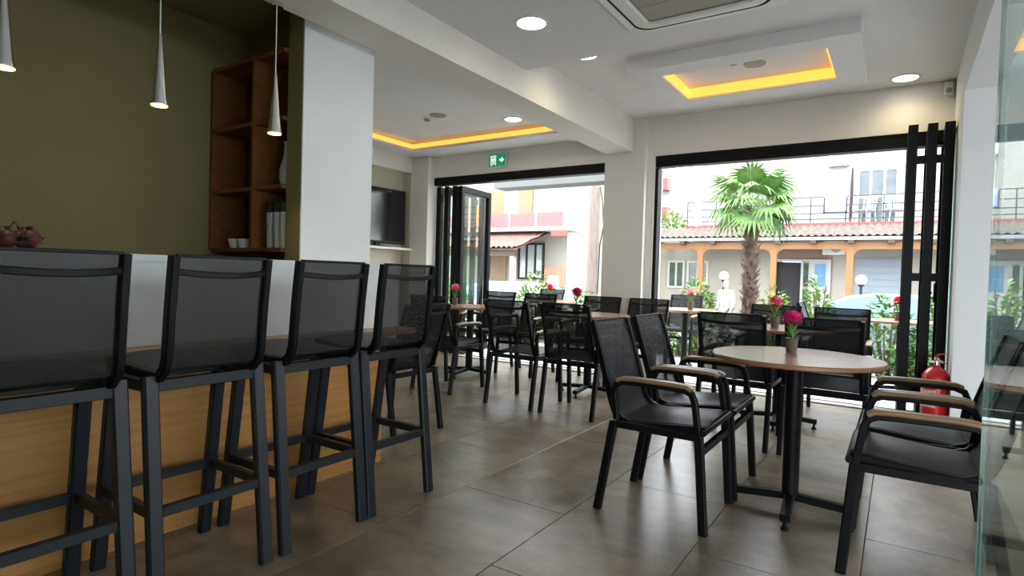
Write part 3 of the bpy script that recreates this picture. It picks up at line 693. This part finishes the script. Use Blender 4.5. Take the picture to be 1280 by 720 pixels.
def ac_unit(label, x, y, z):
    t = thing('outdoor_air_conditioner', label, 'air conditioner', (x, y, z), group='air conditioner units on the building')
    MB().box(-.3, .3, -.25, 0, 0, .42).build('casing', PLASTIC, t, bevel=.02)
    MB().lathe([(.15, -.004), (.15, .004)], 20).build('fan_grille', GREYP, t).matrix_local = Matrix.Translation((.08, -.255, .21)) @ Matrix.Rotation(R(90), 4, 'X')
    for s in (-.2, .2): boxes('bracket', GREYP, [(s - .02, s + .02, -.25, 0, -.04, 0)], t)
ac_unit('white air conditioner unit high on the wall above the balcony', -1.72, 21, 4.76)
ac_unit('white air conditioner unit under the timber canopy', -1.72, 20.5, 1.95)
tw = thing('towel', 'white and blue towel with dark border hung over the balcony rail', 'towel', (-1.66, 19.62, 3.655))
b = MB(); prof = [(.05, -.30), (.035, -.06), (.012, -.004), (-.012, -.004), (-.03, -.1), (-.035, -.3), (-.03, -.50)]
b.sheet(prof, -.29, .29, .008, 6, .01); b.build('cloth', mat('towel_cloth', (.78, .80, .84), .9, col2=(.30, .42, .70), scale=5), tw, smooth=True)
boxes('border', mat('towel_border', (.06, .06, .12), .9), [(-.30, .30, -.048, -.032, -.53, -.47), (-.31, -.27, -.048, -.032, -.53, -.05), (.27, .31, -.048, -.032, -.53, -.05)], tw)
pa = thing('closed_parasol', 'dark closed parasol standing on the balcony by the window', 'parasol', (-1.3, 20.3, 2.84))
MB().tube([(0, 0, 0), (0, 0, 1.75)], .02, 8).build('pole', GREYP, pa); MB().lathe([(.025, .1), (.045, .2), (.04, 1.2), (.02, 1.72)], 12).build('folded_canopy', mat('parasol_cloth', (.06, .035, .05), .9), pa, smooth=True)
MB().lathe([(.2, 0), (.2, .05), (.03, .07)], 16).build('base', GREYP, pa)
def plastic_chair(label, x, y, z, rz):
    t = thing('plastic_chair', label, 'chair', (x, y, z), rz, 'white plastic chairs on the balcony')
    MB().box(-.22, .22, -.2, .22, .40, .43).build('seat', FRAMEW, t, bevel=.01)
    for k in range(5): MB().sweep([(-.18 + k * .09, -.2, .43), (-.18 + k * .09, -.28, .82)], rrect(.05, .015)).build('back_slat', FRAMEW, t)
    MB().box(-.22, .22, -.30, -.26, .80, .86).build('back_top', FRAMEW, t, bevel=.01)
    for s in (-1, 1):
        for y_ in (-.18, .2): MB().bar((s * .24, y_ * 1.1, 0), (s * .2, y_, .41), .035).build('leg', FRAMEW, t)
        MB().sweep([(s * .23, .2, .42), (s * .23, .16, .62), (s * .23, -.24, .64)], rrect(.04, .02)).build('arm', FRAMEW, t)
plastic_chair('white plastic chair on the balcony below the towel', -.95, 20.2, 2.84, 2.6)
plastic_chair('white plastic chair on the balcony below the upper window', -.2, 20.2, 2.84, 3.6)
def globe(label, x, y, z):
    t = thing('globe_lamp', label, 'lamp', (x, y, -.42), 0, 'globe lamps on the pavement')
    h = z + .42
    MB().lathe([(.06, 0), (.06, .04), (.03, .06), (.03, h - .18)], 12).build('post', RUBBER, t, smooth=True)
    MB().lathe([(.03, h - .18), (.07, h - .15), (.07, h - .11)], 12).build('collar', RUBBER, t, smooth=True)
    MB().ball((0, 0, h), .13, 16, 10).build('globe', mat('opal_globe', (.85, .85, .85), .25), t, smooth=True)
globe('white globe lamp on a post behind the person in white', -4.13, 17, 1.19); globe('white globe lamp on a post before the pale shutter', -.80, 17, 1.17)

# ------------------------------------------------------------------ building seen through the left opening
BL = thing('building', 'cream house with pink-red balcony and red tiled porch roof', 'building')
boxes('wall', CREAM, [(-16, -8.1, 15, 18, -.45, 2.25), (-16, -8.1, 15.0, 18, 2.25, 5.2)], BL)
boxes('balcony_slab', UPW, [(-13, -7.68, 14.2, 15, 2.32, 2.44)], BL)
boxes('orange_fascia', mat('orange_fascia', (.42, .085, .05), .6), [(-8.16, -7.66, 14.16, 14.2, 2.16, 2.32)], BL)
for k in range(5): boxes('balcony_panel', mat('balcony_pink', (.42, .13, .135), .6, var=.06), [(-12.29 + k * .91, -11.44 + k * .91, 14.2, 14.24, 2.46, 2.83)], BL)
for k in range(6): boxes('balcony_post', FRAMEW, [(-12.36 + k * .91, -12.30 + k * .91, 14.19, 14.25, 2.44, 2.87)], BL)
SHUT = mat('shutter_tan', (.29, .20, .11), .6, var=.06)
for x0, x1 in ((-12.4, -11.8), (-10.95, -10.33), (-9.82, -9.3)): boxes('shutter', SHUT, [(x0, x1, 14.95, 15, 2.6, 3.66)], BL)
boxes('upper_window', FRAMEW, [(-10.33, -9.82, 14.96, 15, 2.6, 3.66)], BL)
corrugated(-12.4, -8.57, 13.0, 1.72, 14.95, 2.36, .17, .03).build('porch_roof', ROOFR, BL, smooth=True)
boxes('porch_beam', mat('rafter_dark', (.20, .11, .06), .6), [(-12.3, -8.65, 13.1, 13.22, 1.55, 1.74)], BL)
for x_ in (-12.2, -10.4, -8.75): boxes('porch_post', mat('porch_post', (.34, .30, .27), .7), [(x_ - .07, x_ + .07, 13.1, 13.22, -.45, 1.55)], BL)
window(BL, -9.76, -8.84, .92, 2.02, 15, 3, 1, .06, RUBBER, mat('pane_pale', (.60, .64, .62), .1, var=.1))
window(BL, -11.2, -10.85, .92, 1.9, 15, 1, 1, .06, RUBBER, PANED)
boxes('door', SHUT, [(-10.75, -10.2, 14.95, 15, -.42, 1.65)], BL)
pn = boxes('notice_board', mat('brick_orange', (.60, .30, .20), .8, var=.12, scale=12), [(-8.80, -8.16, 14.93, 15, .72, 1.3)], BL)
boxes('notice_sheet', mat('sheet_blue', (.55, .72, .82), .6, col2=(.75, .82, .85), scale=8), [(-8.68, -8.30, 14.91, 14.93, .78, 1.05)], pn)
sg = thing('hanging_sign', 'orange vertical shop sign beside the pink balcony', 'sign', (-10.78, 14.0, 2.48))
boxes('sign_panel', mat('orange_sign', (.80, .22, .03), .5), [(-.18, .18, 0, .06, 0, .62)], sg); boxes('sign_top', mat('sign_blue', (.05, .06, .18), .5), [(-.12, .12, 0, .06, .63, .8)], sg)
boxes('bracket', GREYP, [(-.02, .02, .06, .9, .3, .34)], sg)
W = thing('building', 'plain white building far behind the utility pole', 'building')
boxes('wall', UPW, [(-24, -12.2, 26, 32, -.5, 5)], W); boxes('parapet', FRAMEW, [(-24.1, -12.1, 25.9, 26, 4.8, 5.1)], W)
FB = thing('building', 'distant pale building with red balconies left of the palm', 'building')
boxes('wall', UPW, [(-22, -13.6, 40, 46, -.5, 9)], FB)
for z_ in (5.2, 7.2): boxes('balcony', REDP, [(-20, -13.5, 39.2, 40, z_, z_ + .8)], FB)
TB = thing('terrace_canopy', 'white canopy beam over the terrace beyond the left opening', 'canopy')
boxes('canopy_beam', mat('beam_grey', (.17, .17, .165), .8), [(-6.18, -3.5, 8.6, 9.0, 2.60, 2.95)], TB); boxes('canopy_post', UPW, [(-3.72, -3.56, 8.8, 8.96, -.5, 2.60)], TB); boxes('canopy_cap', UPW, [(-6.20, -3.48, 8.58, 9.02, 2.95, 2.98)], TB)
up = thing('utility_pole', 'weathered wooden utility pole in the left opening', 'pole', (-5.32, 11, -.5))
MB().lathe([(.14, 0), (.125, 2.5), (.11, 6)], 14).build('shaft', mat('old_wood', (.33, .26, .22), .85, col2=(.22, .17, .15), scale=6, stretch=(6, 6, .6)), up, smooth=True)
MB().tube([(.15, -.05, 1.2), (.17, -.05, 2.2), (.24, -.05, 2.6), (.2, -.05, 3.1), (.14, -.05, 3.4)], .012, 6).build('cable', RUBBER, up)

# ------------------------------------------------------------------ cars
def car(label, x, y, rz, paint, glassm):
    t = thing('parked_car', label, 'car', (x, y, -.5), rz)
    low = [(-2.0, .28), (-2.05, .55), (-1.98, .80), (-1.75, .90), (-.9, .95), (1.0, .93), (1.7, .80), (2.02, .66), (2.06, .45), (2.0, .25)]
    MB().prism(low, 'y', -.84, .84).build('body', paint, t, smooth=True, bevel=.05, seg=2)
    prof = [(-1.75, .90), (-1.35, 1.28), (-.85, 1.385), (-.1, 1.395), (.35, 1.32), (1.1, .92)]
    b = MB(); n = len(prof)
    for s in (-1, 1): b.v += [(p[0], s * (.80 - .22 * (p[1] - .9) / .5), p[1]) for p in prof]
    b.fc = [tuple(range(n)), tuple(reversed(range(n, 2 * n)))] + [(i, i + n, (i + 1) % n + n, (i + 1) % n) for i in range(n)]
    b.build('cabin', paint, t, smooth=True, bevel=.03)
    def scr(name, A, B_, m):
        b = MB(); (xa, za), (xb, zb) = A, B_
        w = lambda z: .80 - .22 * (z - .9) / .5 - .05
        nx, nz = (zb - za), -(xb - xa); l = math.hypot(nx, nz); nx /= l; nz /= l; k = .012 if nz * 1 > 0 else -.012
        b.add([(xa + nx * k, -w(za), za + nz * k), (xa + nx * k, w(za), za + nz * k), (xb + nx * k, w(zb), zb + nz * k), (xb + nx * k, -w(zb), zb + nz * k)], [(0, 1, 2, 3)]); b.build(name, m, t)
    scr('windscreen', (1.04, .95), (.40, 1.30), glassm); scr('rear_window', (-1.70, .95), (-1.38, 1.25), glassm)
    for s in (-1, 1):
        for q in ([(-1.5, .97), (-1.25, 1.24), (-.85, 1.335), (-.45, 1.345), (-.45, .97)], [(-.38, .97), (-.38, 1.345), (-.1, 1.345), (.30, 1.28), (.85, .97)]):
            MB().add([(p[0], s * (.81 - .22 * (p[1] - .9) / .5), p[1]) for p in q], [tuple(range(len(q)))]).build('side_window', glassm, t)
        for xw in (-1.28, 1.28):
            wv = MB().lathe([(.20, -.10), (.31, -.10), (.33, -.07), (.33, .07), (.31, .10), (.2, .10)], 24).build('wheel', RUBBER, t, smooth=True)
            wv.matrix_local = Matrix.Translation((xw, s * .76, .33)) @ Matrix.Rotation(R(90), 4, 'X')
            MB().lathe([(.19, -.105), (.15, -.11), (.03, -.112)], 14).build('hub_cap', CHROME, wv, smooth=True)
            MB().lathe([(.19, .105), (.15, .11), (.03, .112)], 14).build('hub_cap', CHROME, wv, smooth=True)
        MB().ball((1.9, s * .6, .68), .12, 12, 8, (.8, 1.3, .6)).build('headlight', PLASTIC, t, smooth=True)
        MB().ball((-1.97, s * .65, .72), .1, 12, 8, (.6, 1.2, 1)).build('tail_light', RED, t, smooth=True)
        MB().cbox((.75, s * .86, .98), (.1, .14, .1)).build('wing_mirror', paint, t, bevel=.02)
car('white car parked on the street beyond the left opening', -7.2, 11.6, R(2), mat('car_white', (.70, .70, .70), .25, coat=.6), mat('car_glass_pale', (.30, .36, .36), .05))
car('blue-tinted grey car parked on the street behind the terrace plants', -.5, 13.3, R(180), mat('car_blue', (.13, .21, .26), .25, coat=.6), mat('car_glass_blue', (.12, .22, .30), .05))

# ------------------------------------------------------------------ plants
def leafmat(n, c): return mat(n, c, .55, var=.35, scale=14)
LG1 = leafmat('foliage_bright', (.22, .37, .07)); LG2 = leafmat('foliage_mid', (.13, .26, .06)); LG3 = leafmat('foliage_deep', (.08, .17, .045))
BARK = mat('bark', (.22, .15, .10), .9, var=.2)
def shrub(label, x, y, z0, h, rad, n, m, group=None, L=.105, name='shrub'):
    t = thing(name, label, 'shrub' if name == 'shrub' else 'tree', (x, y, z0), 0, group); b = MB()
    rnd = random.Random(int(x * 100) + int(y * 7) + int(h * 50))
    st = MB(); tips = []
    for k in range(9):
        a = rnd.random() * 6.28; rr_ = rad * rnd.uniform(.2, .8); hh = h * rnd.uniform(.6, .95)
        tip = (rr_ * math.cos(a), rr_ * math.sin(a), hh); tips.append(tip)
        st.tube([(0, 0, 0), (tip[0] * .3, tip[1] * .3, hh * .5), tip], .008 * (1 + h), 5, [1, .8, .3])
    st.build('stem', BARK, t)
    for k in range(n):
        a = rnd.random() * 6.28; u = rnd.random(); q = math.sqrt(rnd.random()); zz = .12 + .88 * u
        rr_ = rad * q * (math.sin(math.pi * min(1, .2 + .75 * zz)) * .7 + .35)
        p = (rr_ * math.cos(a), rr_ * math.sin(a), h * zz * (1 - .25 * q * q))
        d = (math.cos(a) * .7 + rnd.uniform(-.5, .5), math.sin(a) * .7 + rnd.uniform(-.5, .5), rnd.uniform(-.1, 1.0))
        b.leaf(p, d, L * rnd.uniform(.7, 1.4), L * .5, droop=.15)
    b.build('foliage', m, t)
    return t
G = 'shrubs along the terrace edge'
for x, y, z, h, rad, n, m, lab in ((-2.35, 8.2, -.5, 1.6, .42, 900, LG1, 'bright green shrub at the terrace edge left of the palm trunk'), (-1.35, 8.25, -.5, 1.5, .34, 700, LG1, 'bright green shrub at the terrace edge right of the palm trunk'),
    (-.85, 8.2, -.5, 1.62, .30, 650, LG1, 'tall leafy shrub in front of the blue car'), (-.1, 8.2, -.5, 1.45, .45, 900, LG2, 'green shrub behind the coral red flower'), (.45, 8.2, -.5, 1.5, .42, 900, LG2, 'green shrub by the folded black doors'),
    (-4.95, 8.2, -.5, 1.62, .55, 1100, LG1, 'bright shrub in front of the white car, beside the glass leaf'), (-4.1, 8.25, -.5, 1.35, .40, 700, LG2, 'green shrub in front of the white car, middle of the left opening'), (-3.45, 8.3, -.5, 1.58, .36, 700, LG1, 'yellow-green shrub at the foot of the utility pole'),
    (-6.75, 8.2, -.5, 1.5, .5, 1000, LG2, 'green shrub seen through the folded glass doors')):
    shrub(lab, x, y, z, h, rad, n, m, G)
for x in (-5.5, -4.5, -3.75, -3.0, -2.65, -1.9, -1.1, -.5, .2, .8):
    shrub('low dark green hedge plant filling the gap along the terrace edge', x, 8.16, -.5, .86, .25, 420, LG3, 'low hedge plants along the terrace edge')
shrub('leafy street tree between the distant building and the palm', -10.0, 30, -.5, 5.2, 1.6, 1400, LG1, None, .32, 'tree')
shrub('dark green tree behind the red tiled house', -10.2, 20.5, -.5, 4.2, 1.2, 900, LG2, None, .28, 'tree')
# palm
pl = thing('palm_tree', 'fan palm with shaggy trunk beyond the right opening', 'palm', (-1.82, 9.0, -.5))
PT = mat('palm_trunk', (.19, .125, .095), .95, col2=(.10, .06, .05), scale=16, bump=.4)
b = MB(); pr_ = []
for k in range(28):
    z_ = k * .097; pr_.append((.098 + .016 * (k % 2) + .01 * math.sin(k * 1.7) - .0006 * k, z_))
b.lathe(pr_, 16); b.build('trunk', PT, pl, smooth=True)
b = MB(); rnd = random.Random(5)
for k in range(420):
    a = rnd.random() * 6.28; z_ = rnd.uniform(.1, 2.62)
    p = Vector((.098 * math.cos(a), .098 * math.sin(a), z_)); b.leaf(p, (math.cos(a), math.sin(a), rnd.uniform(.6, 2.0)), rnd.uniform(.06, .13), .04, droop=-.1)
fib = b.build('trunk_fibre', PT, pl); fib['kind'] = 'stuff'
FROND = leafmat('palm_green', (.14, .29, .06)); FROND2 = leafmat('palm_green_b', (.21, .37, .10))
def frond_mesh(seed, m):
    rnd = random.Random(seed); b = MB()
    L = .36
    b.tube([(0, 0, 0), (L * .5, 0, .03), (L, 0, .02)], .008, 5)
    for k in range(22):
        a = R(-118 + 236 * k / 21); l = .47 * (1 - .25 * abs(a) / R(118)) * rnd.uniform(.9, 1.08)
        d = Vector((math.cos(a), math.sin(a), .05)); sd = Vector((-math.sin(a), math.cos(a), 0)); p0 = Vector((L, 0, .02))
        m1 = p0 + d * l * .55 + Vector((0, 0, .012)); e = p0 + d * l - Vector((0, 0, rnd.uniform(.08, .24)))
        b.add([p0, m1 + sd * .024, e, m1 - sd * .024], [(0, 1, 2, 3)])
    o = b.build('frond', m, pl); return o
srcs = [frond_mesh(1, FROND), frond_mesh(2, FROND2), frond_mesh(3, FROND)]
rnd = random.Random(11)
for k in range(25):
    o = srcs[k] if k < 3 else share('frond', srcs[k % 3], (0, 0, 0), pl)
    az = k * 2.399; el = 52 - 88 * (k / 24)
    s = rnd.uniform(.82, 1.0)
    o.location = (.04 * math.cos(az), .04 * math.sin(az), 2.64 + .10 * (1 - k / 24))
    o.rotation_euler = (rnd.uniform(-.3, .3), -R(el), az); o.scale = (s, s, s)

# ------------------------------------------------------------------ person in white on the pavement
pe = thing('person', 'person in white standing on the pavement left of the palm', 'person', (-3.82, 16.0, -.5), R(160)); pe.scale = (.92, .92, .95)
SKIN = mat('skin', (.62, .40, .31), .55); CLOTH = mat('white_cloth', (.65, .65, .65), .9, var=.03); TROU = mat('grey_trousers', (.28, .28, .30), .9); HAIR = mat('grey_hair', (.22, .18, .16), .7)
def skin_mesh(name, verts, edges, radii, m, par):
    me = bpy.data.meshes.new(name); me.from_pydata(verts, edges, []); me.materials.append(m)
    o = bpy.data.objects.new(name, me); COL.objects.link(o); o.parent = par
    md = o.modifiers.new('skin', 'SKIN'); md.use_smooth_shade = True
    lay = me.skin_vertices[0].data if me.skin_vertices else None
    if lay is None:
        bm = bmesh.new(); bm.from_mesh(me); bm.verts.layers.skin.verify(); bm.to_mesh(me); bm.free(); lay = me.skin_vertices[0].data
    for i, r_ in enumerate(radii): lay[i].radius = (r_, r_) if not isinstance(r_, tuple) else r_
    lay[0].use_root = True
    o.modifiers.new('sub', 'SUBSURF').levels = 1; o.modifiers['sub'].render_levels = 1
    return o
V = [(0, 0, .90), (0, 0, 1.10), (0, .01, 1.28), (0, .0, 1.38), (0, .01, 1.44)]; E_ = [(0, 1), (1, 2), (2, 3), (3, 4)]; RD = [.13, .12, .13, .06, .05]
for s in (-1, 1):
    i = len(V); V += [(s * .09, 0, .84), (s * .10, .02, .46), (s * .10, -.01, .08), (s * .11, .12, .04)]; RD += [.085, .06, .045, .035]; E_ += [(0, i), (i, i + 1), (i + 1, i + 2), (i + 2, i + 3)]
    i = len(V); V += [(s * .17, 0, 1.33), (s * .23, -.02, 1.06), (s * .22, .08, .84), (s * .215, .11, .77)]; RD += [.055, .042, .032, .026]; E_ += [(2, i), (i, i + 1), (i + 1, i + 2), (i + 2, i + 3)]
    hnd = i + 3
    for dx, l in ((-.022, .055), (-.008, .065), (.007, .062), (.021, .05)):
        j = len(V); V += [(s * .215 + dx, .125, .735), (s * .215 + dx, .14, .735 - l)]; RD += [.009, .008]; E_ += [(hnd, j), (j, j + 1)]
    j = len(V); V += [(s * .19, .15, .755), (s * .185, .175, .73)]; RD += [.010, .009]; E_ += [(hnd, j), (j, j + 1)]
skin_mesh('body', V, E_, RD, SKIN, pe)
b = MB(); b.ball((0, .02, 1.53), .098, 16, 12, (.82, .98, 1.18)); b.ball((0, .118, 1.515), .017, 8, 6, (.8, 1, 1.4))
for s in (-1, 1): b.ball((s * .083, .015, 1.525), .022, 8, 6, (.4, .8, 1.3))
b.build('head', SKIN, pe, smooth=True)
for s in (-1, 1): MB().ball((s * .032, .108, 1.54), .009, 8, 6).build('eye', RUBBER, pe, smooth=True)
MB().ball((0, .108, 1.475), .02, 8, 6, (1.1, .3, .3)).build('mouth', mat('lip', (.5, .2, .18), .5), pe, smooth=True)
MB().ball((0, -.005, 1.56), .105, 14, 9, (.86, .95, 1.0)).build('hair', HAIR, pe, smooth=True)
TV = [(0, 0, .82), (0, 0, 1.08), (0, .005, 1.28), (0, 0, 1.37)]; TE = [(0, 1), (1, 2), (2, 3)]; TR = [(.185, .145), (.16, .135), (.165, .14), .075]
for s in (-1, 1):
    i = len(TV); TV += [(s * .18, 0, 1.33), (s * .235, -.02, 1.06), (s * .222, .07, .86)]; TR += [.075, .06, .047]; TE += [(2, i), (i, i + 1), (i + 1, i + 2)]
skin_mesh('shirt', TV, TE, TR, CLOTH, pe)
QV = [(0, 0, .88)]; QE = []; QR = [(.165, .135)]
for s in (-1, 1):
    i = len(QV); QV += [(s * .09, 0, .80), (s * .10, .02, .46), (s * .10, -.01, .10)]; QR += [.105, .078, .062]; QE += [(0, i), (i, i + 1), (i + 1, i + 2)]
skin_mesh('trousers', QV, QE, QR, TROU, pe)
